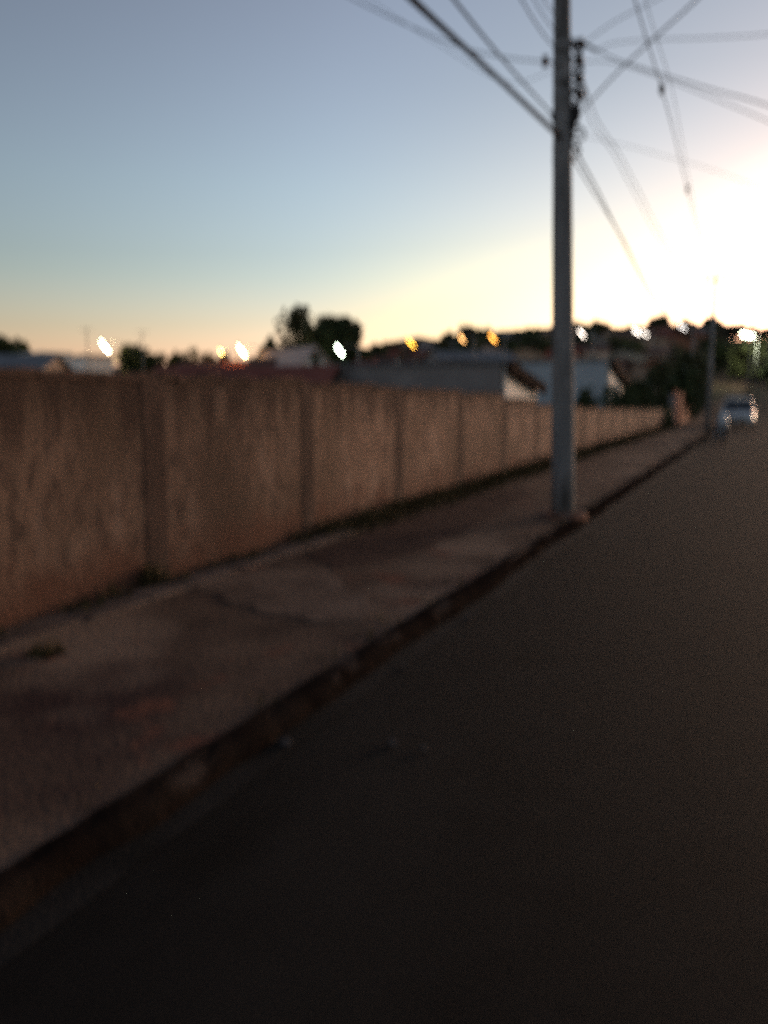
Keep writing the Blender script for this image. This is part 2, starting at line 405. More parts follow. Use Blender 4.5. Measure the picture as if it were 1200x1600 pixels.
# weeds at the wall foot
def blades(m_, cx, cy, cz, n, sx, sy, h, rnd):
    for _ in range(n):
        x = cx + rnd.uniform(-sx, sx); y = cy + rnd.uniform(-sy, sy); hh = h * rnd.uniform(.4, 1.1); a = rnd.uniform(0, 6.28); w = rnd.uniform(.006, .02)
        lx, ly = rnd.uniform(-.5, .5) * hh, rnd.uniform(-.5, .5) * hh
        m_.add([(x - w * math.cos(a), y - w * math.sin(a), cz), (x + w * math.cos(a), y + w * math.sin(a), cz), (x + lx * .5, y + ly * .5, cz + hh * .65), (x + lx, y + ly, cz + hh)], [(0, 1, 2), (0, 2, 3)])
q = MB(); rnd = random.Random(4); y = P0 - 4
while y < YEND:
    dens = .35 if y < P1 - .4 else 1.0
    if rnd.random() < dens:
        blades(q, WX + .12, y, PZ - .01, 34, .13, .10, rnd.uniform(.10, .24) * (.7 if y < P1 else 1.15), rnd)
        if y > P1: blades(q, WX + .36, y, PZ - .01, 16, .16, .10, rnd.uniform(.05, .14), rnd)
    y += .13
tag(q.build('weeds', M['weed'], recalc=False), 'dry dark weeds growing along the foot of the wall', 'weeds', kind='stuff')
q = MB(); y = -2
while y < 44:
    blades(q, KX - .2, y, PZ - .01, 9, .10, .1, rnd.uniform(.03, .09), rnd); y += rnd.uniform(.1, .7)
tag(q.build('kerbside_grass', M['weed'], recalc=False), 'sparse dry grass on the dirt along the kerb', 'grass', kind='stuff')
for (px, py, n, w, h, lab) in [(72, 1022, 90, .09, .10, 'small dark weed tuft on the near pavement close to the left edge'),
                               (238, 915, 130, .10, .22, 'dark weed clump at the foot of the nearest wall post')]:
    p = ground_pt(px, py, PZ); q = MB(); blades(q, p.x, p.y, PZ - .01, n, w, w, h, random.Random(px))
    tag(q.build('weed_tuft', M['weed'], recalc=False), lab, 'weed')
# chips lying on the road
for i, (px, py, r, lab) in enumerate([(613, 1158, .028, 'pale chip of concrete alone on the dark road'), (662, 1167, .024, 'small pale chip lying right of another on the road'),
                             (730, 964, .03, 'pale chip on the road edge beyond the two loose chips'), (447, 1157, .035, 'pale lump of concrete in the gutter'),
                             (632, 1040, .022, 'tiny pale chip in the gutter halfway to the pole')]):
    p = ground_pt(px, py, .02); q = MB(); q.ball((0, 0, 0), (r * .9, r * .6, r * .35), 8, 5, .25, random.Random(i))
    o = q.build('concrete_chip', M['spall']); o.location = (p.x, p.y, .012); tag(o, lab, 'stone', 'loose chips on the road')

# ------------------------------------------------------------------ near utility pole
PB = ground_pt(880, 806, PZ)
PD = PB.x * FW.x + PB.y * FW.y
LEAN = math.atan(-.034)
def pole_pt(py, off=0, toward=0):
    """point on the pole axis at image row py, off metres to the camera's right"""
    v = at(880, py, PD); z = v.z - PZ
    base = Vector((PB.x, PB.y, PZ)) + RT * (math.tan(LEAN) * z) + Vector((0, 0, z))
    return base + RT * off - FW * toward
pole = thing('utility_pole', 'tall round concrete utility pole at the kerb carrying a tangle of cables', 'utility pole', PB)
pole.location = (PB.x, PB.y, PZ)
inv = Vector((PB.x, PB.y, PZ))
H = 8.6
q = MB(); n = 14
q.tube([RT * (math.tan(LEAN) * (H * i / n)) + Vector((0, 0, H * i / n - (.2 if i == 0 else 0))) for i in range(n + 1)], [.150 - .0085 * (H * i / n) for i in range(n + 1)], 24)
q.build('shaft', M['pole'], pole, smooth_=True)
def prad(p): return .150 - .0085 * (p.z - PZ)
# steel bands
for py in (72, 98, 122, 148, 186, 200, 232, 250):
    p = pole_pt(py) - inv; r = prad(pole_pt(py)) + .006
    q = MB(); q.tube([p - Vector((0, 0, .022)), p + Vector((0, 0, .022))], r, 20); q.build('band', M['steel'], pole)
# secondary rack with spool insulators on the right side
pa, pc = pole_pt(62, .17), pole_pt(152, .17)
q = MB(); q.tube([pa - inv, pc - inv], .016, 8)
for py in (68, 96, 124, 148):
    a = pole_pt(py, .10) - inv; c = pole_pt(py, .25) - inv
    q.tube([a, c], .013, 6)
q.build('cable_rack', M['steel'], pole)
for py in (68, 96, 124, 148):
    c = pole_pt(py, .215) - inv; q = MB(); q.tube([c + Vector((0, 0, z)) for z in (-.045, -.03, 0, .03, .045)], [.045, .045, .024, .045, .045], 12)
    q.build('insulator', M['ceramic'], pole, smooth_=True)
# bracket arm reaching right at the rack's top
q = MB(); a = pole_pt(62, .1) - inv; c = pole_pt(80, .42) - inv - FW * .0
q.tube([a, a.lerp(c, .5) + Vector((0, 0, .02)), c], .02, 8); q.build('bracket', M['steel'], pole)
# short bracket with insulator on the left
q = MB(); q.tube([pole_pt(98, -.08) - inv, pole_pt(97, -.19) - inv], .014, 8); q.build('bracket', M['steel'], pole)
q = MB(); c = pole_pt(96, -.2) - inv; q.tube([c + Vector((0, 0, z)) for z in (-.05, -.02, .02, .05)], [.04, .045, .03, .045], 12); q.build('insulator', M['ceramic'], pole, smooth_=True)
# terminal box and clamps
q = MB(); q.box(pole_pt(180, .13, .03) - inv, (.13, .12, .17), Matrix.Rotation(TH, 3, 'Z')); q.build('splice_box', M['plastic'], pole, bevel=.01)
q = MB(); q.box(pole_pt(199, .08, .05) - inv, (.12, .10, .12), Matrix.Rotation(TH, 3, 'Z')); q.build('splice_box', M['plastic'], pole, bevel=.01)
for py, off in ((178, -.13), (186, -.11), (215, .12), (250, .14), (232, .15)):
    q = MB(); c = pole_pt(py, off) - inv; q.tube([pole_pt(py, off * .5) - inv, c], .012, 6); q.ball(c, .028, 8, 6)
    q.build('clamp', M['steel'], pole, smooth_=True)
# cable loops hanging off the rack
rnd = random.Random(11)
for i, py in enumerate((76, 84, 103, 112, 130, 137, 150, 158, 205, 212, 225, 238)):
    q = MB(); c = pole_pt(py, .12 if i % 3 else .16); r = rnd.uniform(.05, .11)
    pts = []
    for k in range(15):
        a = 2 * math.pi * k / 14 * rnd.uniform(.97, 1.03)
        pts.append(c + RT * (r * .9 * math.cos(a) + .02) + Vector((0, 0, r * .75 * math.sin(a))) - FW * rnd.uniform(.02, .08) - inv)
    q.tube(pts, .013, 6, False); o = q.build('cable_loop', M['cable'], pole, smooth_=True)
# collar of earth and stones at the foot
q = MB(); rnd = random.Random(9)
q.ball((PB.x, PB.y, PZ - .02), (.30, .28, .09), 18, 8, .10, rnd)
tag(q.build('earth_mound', M['earth'], smooth_=True), 'little mound of red earth round the foot of the concrete pole', 'earth mound')
for px, py, r, lab in [(903, 806, .10, 'flat pale stone right of the foot of the concrete pole'), (851, 801, .06, 'small stone left of the foot of the concrete pole'), (886, 811, .045, 'little stone in front of the foot of the pole')]:
    p = ground_pt(px, py, PZ); q = MB(); q.ball((0, 0, 0), (r * 1.1, r * .7, r * .4), 10, 6, .15, random.Random(px))
    o = q.build('stone', M['stone'], smooth_=True); o.location = (p.x, p.y, PZ + r * .22); o.rotation_euler.z = TH; tag(o, lab, 'stone')

# ------------------------------------------------------------------ next poles
def far_pole(px, top, base_z, d, label, lamp=False):
    b0 = at(px, HZ, d); b0.z = base_z
    h = at(px, top, d).z - base_z
    o = thing('utility_pole', label, 'utility pole', b0)
    q = MB(); q.tube([(0, 0, -.3), (0, 0, h)], [.14, .045], 14); q.build('shaft', M['pole'], o, smooth_=True)
    q = MB(); q.box((0, 0, h - .35), (.9, .08, .09)); q.build('crossarm', M['pillar'], o)
    for x in (-.4, .4):
        q = MB(); q.tube([(x, 0, h - .3), (x, 0, h - .22), (x, 0, h - .14)], [.03, .055, .03], 8); q.build('insulator', M['ceramic'], o)
    return o
far_pole(1108, 424, PZ, 36, 'next concrete utility pole down the street before the parked vehicles')
fp = at(1108, 424, 36)
far_pole(1168, 500, terrain(at(1168, 600, 88).x, at(1168, 600, 88).y), 88, 'distant utility pole near the bright lamp at the street end')

# ------------------------------------------------------------------ cables
def catmull(P, k=10):
    if len(P) == 2: P = [P[0], P[0].lerp(P[1], .5) - Vector((0, 0, .012 * (P[1] - P[0]).length)), P[1]]
    Q = [P[0] * 2 - P[1]] + P + [P[-1] * 2 - P[-2]]; out_ = []
    for i in range(1, len(Q) - 2):
        a, b_, c, d = Q[i - 1:i + 3]
        for s in range(k):
            t = s / k
            out_.append(.5 * ((2 * b_) + (c - a) * t + (2 * a - 5 * b_ + 4 * c - d) * t * t + (3 * b_ - a - 3 * c + d) * t ** 3))
    out_.append(P[-1]); return out_
def cable(pts, r, label, m='cable', spacers=(), name='cable'):
    P = [p if isinstance(p, Vector) else at(*p) for p in pts]
    C = catmull(P)
    q = MB(); q.tube(C, r, 6); o = q.build(name, M[m], smooth_=True); tag(o, label, 'cable', 'overhead cables')
    for s in spacers:
        c = C[int(s * (len(C) - 1))]; q = MB(); q.ball(c, (r * 5, r * 5, r * 9), 8, 6); q.build('joint', M['plastic'], o, smooth_=True)
    return o
D = PD
cable([pole_pt(216, -.05, .1), (760, 106, D - 3.2), (646, 0, D - 5.0), (560, -95, D - 6.0)], .021, 'thickest black cable slanting from the upper left down to the pole clamp')
cable([pole_pt(222, -.05, .1), (757, 106, D - 3.2), (640, 0, D - 5.0), (552, -95, D - 6.0)], .009, 'thin cable lashed just under the thickest slanting cable')
cable([pole_pt(186, -.1, .05), (790, 98, D - 2.6), (710, 0, D - 4.2), (630, -110, D - 5.4)], .0105, 'medium black cable above the thickest one, ending at the pole clamp')
cable([pole_pt(97, -.2), (780, 88, D + .6), (700, 66, D + 1.0), (555, 0, D + 1.8), (430, -75, D + 2.6)], .0085, 'thin cable sagging leftward almost level from the left insulator', 'cable2')
cable([pole_pt(110, -.08), (790, 128, D + .4), (690, 72, D + .8), (580, 0, D + 1.5), (480, -80, D + 2)], .004, 'faint thin wire just below the level left cable', 'cable2')
cable([pole_pt(80, -.08, .05), (845, 48, D - .8), (815, 0, D - 1.6), (770, -80, D - 2.4)], .008, 'short steep cable left of the pole top, outermost of three', 'cable2')
cable([pole_pt(55, -.08, .05), (853, 30, D - .8), (835, 0, D - 1.3), (790, -90, D - 2.2)], .006, 'short steep cable left of the pole top, middle of three', 'cable2')
cable([pole_pt(38, -.08, .05), (862, 16, D - .6), (850, 0, D - 1.0), (815, -80, D - 1.8)], .006, 'short steep cable left of the pole top, nearest the pole', 'cable2')
cable([pole_pt(186, .16, .05), (960, 118, D - .4), (1020, 62, D - 1.2), (1088, 0, D - 1.8), (1180, -90, D - 2.6)], .010, 'cable rising steeply from the splice box to the upper right')
cable([pole_pt(68, .25), (960, 34, D - .2), (1015, 5, D - .6), (1100, -40, D - 1)], .006, 'thin cable rising from the rack top toward the upper right', 'cable2')
cable([pole_pt(80, .42), (958, 68, D - .2), (1020, 62, D - .4), (1110, 59, D - .7), (1215, 52, D - 1), (1500, 20, D - 2)], .0055, 'nearly level thin cable running right from the bracket')
cable([pole_pt(76, .42), (960, 92, D - .1), (1030, 115, D - .4), (1120, 142, D - .8), (1215, 170, D - 1.2), (1450, 260, D - 2)], .008, 'upper cable of the pair falling to the right edge')
cable([pole_pt(96, .25), (960, 98, D - .1), (1035, 122, D - .4), (1120, 156, D - .8), (1215, 196, D - 1.2), (1450, 305, D - 2)], .0055, 'lower cable of the pair falling to the right edge', 'cable2')
cable([pole_pt(208, .12), (980, 228, D + 1), (1060, 250, D + 2), (1120, 268, D + 3), (1260, 320, D + 5)], .004, 'faint thin cable crossing to the right below the falling pair', 'cable2')
np_ = lambda z: Vector((fp.x, fp.y, z))
cable([pole_pt(232, .15), (935, 300, D + 3.2), (972, 372, D + 7.5), (1040, 485, 24), np_(4.35)], .013, 'right-hand cable of the pair dropping from the pole toward the next pole')
cable([pole_pt(250, .14), (927, 300, D + 3.0), (962, 356, D + 6.2), (1036, 490, 24), np_(4.1)], .010, 'left-hand cable of the pair dropping from the pole toward the next pole')
cable([pole_pt(124, .25), (935, 190, D + 2.2), (968, 240, D + 4), (1000, 300, D + 7), (1050, 390, 24), np_(6.3)], .007, 'grey cable from the rack running down to the next pole', 'cable2')
cable([pole_pt(148, .25), (925, 195, D + 1.8), (958, 240, D + 3.6), (990, 300, D + 6.4), (1046, 398, 24), np_(6.1)], .006, 'lower grey cable from the rack to the next pole', 'cable2')
for k, (dx, lab) in enumerate([(0, 'high line with two joints descending to the next pole top'), (16, 'second high line beside the jointed one')]):
    cable([np_(fp.z - .2) + Vector((.3 * k, 0, 0)), (1090 + dx * .3, 360, 27), (1072 + dx * .4, 288, 20.5), (1052 + dx * .7, 205, 16), (1032 + dx, 132, 13.4), (1010 + dx, 60, 11.6), (992 + dx, 0, 10.4), (960 + dx, -110, 8.8)],
          .010 if k == 0 else .0055, lab, 'cable2', (.40 - .12, .56) if k == 0 else ())

# ------------------------------------------------------------------ trees and bushes
def leaf_mesh(rx, ry, rz, n, leaf, rnd, gaps=.0, clumps=14):
    q = MB(); cl = []
    for _ in range(clumps):
        a = rnd.uniform(0, 6.283); u = rnd.uniform(-.75, 1); rr = rnd.uniform(.35, .95) * math.sqrt(max(.05, 1 - u * u * .8))
        cl.append((Vector((rx * rr * math.cos(a), ry * rr * math.sin(a), rz * u * .8)), rnd.uniform(.28, .52)))
    for _ in range(n):
        c, s = rnd.choice(cl)
        d = Vector((rnd.gauss(0, 1), rnd.gauss(0, 1), rnd.gauss(0, 1))).normalized() * s * rnd.uniform(.55, 1.08)
        p = c + Vector((d.x * rx, d.y * ry, d.z * rz))
        m1 = Vector((rnd.gauss(0, 1), rnd.gauss(0, 1), rnd.gauss(0, 1))).normalized(); m2 = m1.orthogonal().normalized()
        l = leaf * rnd.uniform(.6, 1.4)
        q.add([p - m1 * l, p + m2 * l * .5, p + m1 * l, p - m2 * l * .5], [(0, 1, 2, 3)])
    return q, cl
def place(px, d):
    a = ('above the twin pale houses' if px < 690 else 'above the dark grey house' if px < 775 else 'left of the concrete pole' if px < 868 else
         'just right of the concrete pole' if px < 940 else 'over the blue-grey house' if px < 990 else 'over the wall end' if px < 1060 else 'near the next pole' if px < 1125 else 'by the street end')
    return a
def tier(d): return 'low' if d < 115 else 'halfway up' if d < 150 else 'high'
def tree(name, label, px, top, wpx, d, m='leaf', group=None, n=None, aspect=None, cat='tree', seed=None, bush=False, sink=0, base_py=None):
    rnd = random.Random(seed if seed is not None else int(px * 7 + d))
    p = at(px, top, d); zt = p.z
    g = terrain(p.x, p.y) if not base_py else at(px, base_py, d).z
    h = max(zt - g, 1.0)
    w = wpx / 1269 * d / 2
    ch = h * (.92 if bush else .66) / 2
    if aspect: ch = min(ch, w * aspect)
    o = thing(name, label, cat, (p.x, p.y, g), 0, group)
    nn = n or (900 if d < 60 else 420 if d < 130 else 240)
    q, cl = leaf_mesh(w, w * .9, ch, nn, max(.10, d * .0042), rnd, clumps=9 if d > 100 else 16 if nn < 3000 else 30)
    c = q.build('crown', M[m], o, recalc=False); c.location = (0, 0, h - ch * 1.05)
    t = MB(); r0 = max(.05, h * .025)
    t.tube([(0, 0, -.4), (w * .04, 0, h * .3), (0, w * .05, h - ch * 1.2)], [r0 * 1.3, r0, r0 * .6], 8)
    for cc, s in cl[:5]:
        t.tube([(0, 0, h * .28), (cc.x * .4, cc.y * .4, (h - ch) * .8), (cc.x * .85, cc.y * .85, h - ch * 1.05 + cc.z * .8)], [r0 * .6, r0 * .4, r0 * .2], 5)
    t.build('trunk', M['bark'], o, smooth_=True)
    return o
tree('tree', 'dark domed tree at the left edge behind the wall', 12, 526, 96, 62, 'leaf', n=1400)
tree('tree', 'dark tree just right of the white lamp at the left, behind the wall', 214, 540, 74, 60, 'leaf', n=1200)
tree('tree', 'low dark bushy tree below and left of the yellow lamp', 290, 553, 70, 66, 'leaf', n=900)
tree('tree', 'small dark tree between the bright lamp and the pale house', 424, 534, 40, 64, 'leaf', n=700)
tree('tree', 'loose feathery tree, left half of the tallest pair over the wall', 464, 483, 60, 60, 'leaf2', n=900, aspect=1.6, seed=5)
tree('tree', 'big dense dark tree, tallest over the wall, with a lamp before it', 522, 501, 96, 63, 'leaf', n=6500, aspect=1.1)
tree('tree', 'small dark tree beside the pink house under the orange lamp', 588, 540, 44, 78, 'leaf', n=600)
tree('tree', 'small dark bush hiding the foot of the pale pink house', 492, 560, 30, 52, 'leaf', n=500, bush=True)
tree('tree', 'dark low tree left of the red roofed house, behind the wall', 340, 556, 40, 70, 'leaf2', n=500)
rnd = random.Random(21)
px = 560
kinds = [('leaf', 'far dark tree on the hill crest against the glow'), ('leaf2', 'far olive tree on the hill crest against the glow'), ('leaf3', 'far brownish tree on the hill crest against the glow')]
while px < 1260:
    d = rnd.uniform(195, 228); top = lerp_tab([(560, 548), (600, 540), (640, 537), (700, 529), (780, 526), (860, 525), (900, 516), (940, 518), (975, 510), (1010, 506), (1060, 511), (1110, 505), (1200, 511), (1300, 511)], px) + rnd.uniform(-1.5, 5)
    k = rnd.choice(kinds); tree('hill_tree', k[1].replace('against the glow', place(px, d)), px, top, rnd.uniform(26, 46), d, k[0], 'trees along the hill crest (' + M[k[0]].name.replace('_', ' ') + ')', bush=True)
    px += rnd.uniform(11, 19)
tree('hill_tree', 'rounded tree standing highest on the crest between pole and street end', 1030, 495, 36, 215, 'leaf', n=500)
tree('hill_tree', 'dark tree on the crest behind the next utility pole', 1112, 497, 40, 210, 'leaf', n=500)
kinds2 = [('leaf', 'dark tree among the houses on the hillside'), ('leaf2', 'olive tree among the houses on the hillside'), ('leaf3', 'brownish tree among the houses on the hillside')]
for i in range(58):
    px = rnd.uniform(600, 1240); d = rnd.uniform(85, 185)
    p = at(px, 600, d); g = terrain(p.x, p.y)
    if abs(p.x - 1.6) < 6.5: continue
    hgt = rnd.uniform(3, 5.5); P = Vector((p.x, p.y, g + hgt)); top = HZ - (P.z - 1.6) / d * 1269
    k = kinds2[i % 3]; tree('hillside_tree', k[1].replace('among the houses on the hillside', tier(d) + ' on the hillside ' + place(px, d)), px, top, rnd.uniform(4, 8) / d * 1269, d, k[0], 'trees between the hillside houses (' + M[k[0]].name.replace('_', ' ') + ')', bush=True)
# bushes over the far part of the wall
for px, top, w, d, m_, lab in [(925, 608, 60, 30, 'leaf', 'low dark bush over the wall just right of the pole'), (968, 604, 70, 33, 'leaf', 'dark bush below the blue-grey house'),
                              (1004, 586, 74, 40, 'leaf', 'dense green bush over the far end of the wall'), (1034, 570, 66, 54, 'leaf2', 'taller olive bush behind the end of the wall'),
                              (1068, 572, 46, 49, 'leaf', 'dark bush in the garden behind the red gate'),
                              (1082, 548, 60, 60, 'leaf2', 'greenish tree beside the next utility pole')]:
    tree('bush', lab, px, top, w, d, m_, None, n=1500, bush=True, cat='bush')
tree('tree', 'greenish lamplit tree under the white lamp at the street end', 1176, 530, 62, 96, 'leaf2', n=900, bush=True)
tree('tree', 'dark tree at the right edge beside the climbing street', 1222, 536, 60, 90, 'leaf', n=900, bush=True)

# ------------------------------------------------------------------ houses
def win(o, face_y, x, z, w=1.0, h=.9):
    q = MB(); q.box((x, face_y - .02, z), (w, .05, h)); f = q.build('window', M['frame'], o)
    q = MB(); q.box((x - w * .23, face_y - .05, z), (w * .40, .03, h * .82)); q.box((x + w * .23, face_y - .05, z), (w * .40, .03, h * .82)); q.build('pane', M['glass'], f)
def house(label, px0, px1, top, d, depth, wm, rm, kind='gable', rot=0, eave=None, wins=2, group=None, name='house'):
    """front face square to the sight line (turned by rot), ridge along it"""
    c = at((px0 + px1) / 2, top, d); w = (px1 - px0) / 1269 * d
    if rot > .7: depth *= .5
    g = min(terrain(c.x, c.y), c.z - 2.6); zt = c.z - g
    rise = min(.30 * depth / 2, zt * .35)
    if kind == 'flat': rise = .12
    o = thing(name, label, 'house', (c.x, c.y, g), TH + rot, group)
    hw = w / 2; e = zt - rise
    q = MB()
    if kind == 'gable':       # ridge along x
        q.prism([Vector((0, 0, -1)), Vector((0, depth, -1)), Vector((0, depth, e)), Vector((0, depth / 2, zt - .02)), Vector((0, 0, e))], (-hw + .25, 0, 0), (hw - .25, 0, 0))
    elif kind == 'front':     # gable towards the viewer
        q.prism([Vector((-hw + .2, 0, -1)), Vector((hw - .2, 0, -1)), Vector((hw - .2, 0, e)), Vector((0, 0, zt - .02)), Vector((-hw + .2, 0, e))], (0, 0, 0), (0, depth, 0))
    else:
        q.prism([Vector((0, 0, -1)), Vector((0, depth, -1)), Vector((0, depth, zt - rise)), Vector((0, 0, zt - .02))], (-hw + .1, 0, 0), (hw - .1, 0, 0))
    q.build('wall', M[wm], o)
    q = MB(); t = .10
    if kind == 'gable':
        s = rise / (depth / 2); ov = .35
        q.prism([Vector((0, -ov, e - ov * s)), Vector((0, depth / 2, zt)), Vector((0, depth + ov, e - ov * s)), Vector((0, depth + ov, e - ov * s + t)), Vector((0, depth / 2, zt + t)), Vector((0, -ov, e - ov * s + t))], (-hw, 0, 0), (hw, 0, 0))
    elif kind == 'front':
        s = rise / (hw - .2); ov = .3
        q.prism([Vector((-hw - ov + .2, 0, e - ov * s)), Vector((0, 0, zt)), Vector((hw + ov - .2, 0, e - ov * s)), Vector((hw + ov - .2, 0, e - ov * s + t)), Vector((0, 0, zt + t)), Vector((-hw - ov + .2, 0, e - ov * s + t))], (0, -.35, 0), (0, depth + .35, 0))
    else:
        q.prism([Vector((0, -.15, zt)), Vector((0, depth + .15, zt - rise)), Vector((0, depth + .15, zt - rise + t)), Vector((0, -.15, zt + t))], (-hw, 0, 0), (hw, 0, 0))
    q.build('roof', M[rm], o)
    for i in range(wins):
        x = -hw + w * (i + .5) / wins
        win(o, 0, x, min(1.6, e - .8), min(1.1, w / wins * .5), .9)
    return o
# nearest roofs straight over the wall
Yh = 26.0
def on_y(px, Y):                  # forward distance of the column px where it crosses world Y
    a = math.tan(math.atan((px - 600) / 1269) - TH); x = Y * a
    return x, x * FW.x + Y * FW.y
def shed_house(label, pxl, pxr, top_py, Y, Yb, drop, wm, endm, rm, fas='fascia', wins=2):
    """mono-pitched house square to the street: tall face towards us, roof falling away, end wall to the street"""
    xr, dr = on_y(pxr, Y); xl, dl = on_y(pxl, Y); zt = at(pxr, top_py, dr).z; g = -1.0 + hill(xr, Y)
    o = thing('house', label, 'house', (xr, Y, g)); w = xr - xl; dp = Yb - Y; h = zt - g
    q = MB(); q.box((-w / 2 - .06, .1, h / 2 - .5), (w - .12, .2, h + .96)); q.build('front_wall', M[wm], o)
    q = MB(); q.prism([Vector((0, .2, -1)), Vector((0, dp, -1)), Vector((0, dp, h - drop - .04)), Vector((0, .2, h - .06))], (-.18, 0, 0), (0, 0, 0)); q.build('side_wall', M[endm], o)
    q = MB(); q.box((-w / 2 - .06, dp - .1, (h - drop) / 2 - .6), (w - .4, .18, h - drop + .9)); q.build('rear_wall', M[wm], o)
    q = MB(); q.prism([Vector((0, -.12, h + .02)), Vector((0, dp + .3, h - drop)), Vector((0, dp + .3, h - drop + .09)), Vector((0, -.12, h + .11))], (-w, 0, 0), (.22, 0, 0)); q.build('roof', M[rm], o)
    q = MB(); q.prism([Vector((0, -.16, h - .26)), Vector((0, dp + .34, h - drop - .30)), Vector((0, dp + .34, h - drop + .12)), Vector((0, -.16, h + .14))], (.223, 0, 0), (.28, 0, 0)); q.build('fascia', M[fas], o)
    for i in range(wins): win(o, 0, -w * (i + .5) / wins, 1.7)
    return o
shed_house('low dark grey house just over the wall with white side wall and dark sloping fascia', 520, 787, 569, 26, 30.3, .72, 'plaster_grey', 'plaster_white', 'roof_grey')
shed_house('blue-grey house behind the concrete pole with white side wall', 812, 950, 564, 38, 44, 1.15, 'plaster_blue', 'plaster_white', 'roof_grey')
house('long dark red tiled roof low over the wall, left of the grey house', 196, 512, 572, 27, 5, 'plaster_tan', 'roof_red', 'gable', R(-6), wins=3)
house('house with blue-grey roof at the left edge under the domed tree', -60, 56, 551, 42, 7, 'plaster_tan', 'roof_grey', 'gable', R(4), wins=1)
house('small white house with brick base near the left edge', 60, 116, 553, 50, 6, 'plaster_white', 'plaster_white', 'flat', R(58), wins=1)
house('pale narrow house under the left white lamp', 128, 182, 557, 56, 6, 'plaster_white', 'roof_brown', 'flat', R(55), wins=1)
house('small orange brick house under the bright yellow lamps', 340, 402, 562, 62, 6, 'brick', 'roof_red', 'gable', R(5), wins=1)
house('small pale house left of the big tree', 418, 452, 560, 58, 5, 'plaster_white', 'roof_brown', 'front', R(50), wins=1)
house('pale pink house in front of the tallest tree pair', 462, 520, 543, 55, 7, 'plaster_white', 'plaster_pale', 'front', R(35), wins=1)
house('small house with red roof right of the big tree', 548, 584, 560, 60, 5, 'brick', 'roof_red', 'gable', R(-4), wins=1)
house('left one of the twin pale gable houses under the orange lamp', 608, 634, 556, 66, 5, 'plaster_white', 'roof_brown', 'front', R(48), wins=1)
house('right one of the twin pale gable houses under the orange lamp', 636, 660, 557, 67, 5, 'plaster_white', 'roof_brown', 'front', R(48), wins=1)
for a_ in [('low bush between the small white house and the bright white lamp', 122, 560, 46, 64, 'leaf'), ('low dark bush right of the dark tree beside the white lamp', 256, 556, 50, 72, 'leaf'),
           ('low dusty bush left of the yellow lamp post', 322, 558, 44, 80, 'leaf3'), ('low dark bush right under the brighter orange-white lamp', 396, 557, 40, 72, 'leaf'), ('low dark bush right of the big dense tree', 566, 548, 40, 82, 'leaf')]:
    tree('bush', *a_, n=500, bush=True, cat='bush')
house('low brown roofed house behind the bushes left of the lamp pair', 262, 332, 563, 62, 6, 'brick', 'roof_brown', 'gable', R(-5), wins=1)
house('small pink house seen just right of the concrete pole', 890, 914, 545, 78, 6, 'plaster_pale', 'roof_red', 'front', R(45), wins=1)
house('pink gabled house right of the blue-grey house', 962, 988, 562, 62, 6, 'plaster_pale', 'roof_brown', 'front', R(45), wins=1)
hs = [('plaster_tan', 'roof_brown', 'tan house with brown roof on the hillside'), ('plaster_grey', 'roof_grey', 'grey house with grey roof on the hillside'),
      ('brick', 'roof_red', 'brick house with red roof on the hillside'), ('plaster_pale', 'roof_brown', 'pale house with brown roof on the hillside')]
rnd = random.Random(33)
for i in range(26):
    px = 610 + (i * 97) % 560 + rnd.uniform(-12, 12); d = 88 + (i * 37) % 95 + rnd.uniform(-4, 4)
    p = at(px, 600, d)
    if abs(p.x - 1.6) < 9: continue
    g = terrain(p.x, p.y); zt = g + rnd.uniform(3.2, 4.6); top = HZ - (zt - 1.6) / d * 1269; w = rnd.uniform(6, 10) / d * 1269
    k = hs[i % 4]; house(k[2].replace('on the hillside', tier(d) + ' uphill ' + place(px, d)).replace(' with ', ' under '), px - w / 2, px + w / 2, top, d, rnd.uniform(5, 8), k[0], k[1], rnd.choice(['gable', 'front', 'gable']), R(rnd.uniform(-30, 30)), wins=2, group='hillside houses: ' + k[2].split(' on ')[0])

# street front beyond the end of the wall
gx, gd = on_y(1058, YEND + .9)
q = MB(); q.box((0, 0, .75), (.34, .34, 1.9)); q.box((0, 0, 1.74), (.44, .44, .08)); o = q.build('gate_post', M['plaster_grey'], bevel=.012)
o.location = (WX - .1, YEND + .5, PZ - .15); tag(o, 'pale square post right at the end of the long wall', 'gate post')
gt = thing('driveway_gate', 'dark red metal gate beyond the pale post', 'gate', (WX - .1, YEND + .75, PZ))
q = MB()
for i in range(20): q.box((0, .12 + i * .15, 1.0), (.03, .12, 1.7))
q.build('board', M['gate_red'], gt)
q = MB(); [q.box((.03, 1.5, z), (.05, 3.0, .06)) for z in (.25, 1.0, 1.75)]; q.build('gate_frame', M['gate_red'], gt)
q = MB(); q.box((.06, 2.7, 1.0), (.05, .04, .16)); q.build('handle', M['steel'], gt)
q = MB(); q.box((0, 0, .85), (.18, 9, 1.9)); q.box((0, 0, 1.83), (.26, 9.1, .07)); o = q.build('garden_wall', M['brick']); o.location = (WX - .1, YEND + 8.5, PZ - .1 + terrain(0, YEND + 8) * .5)
tag(o, 'reddish garden wall beyond the red gate', 'garden wall')
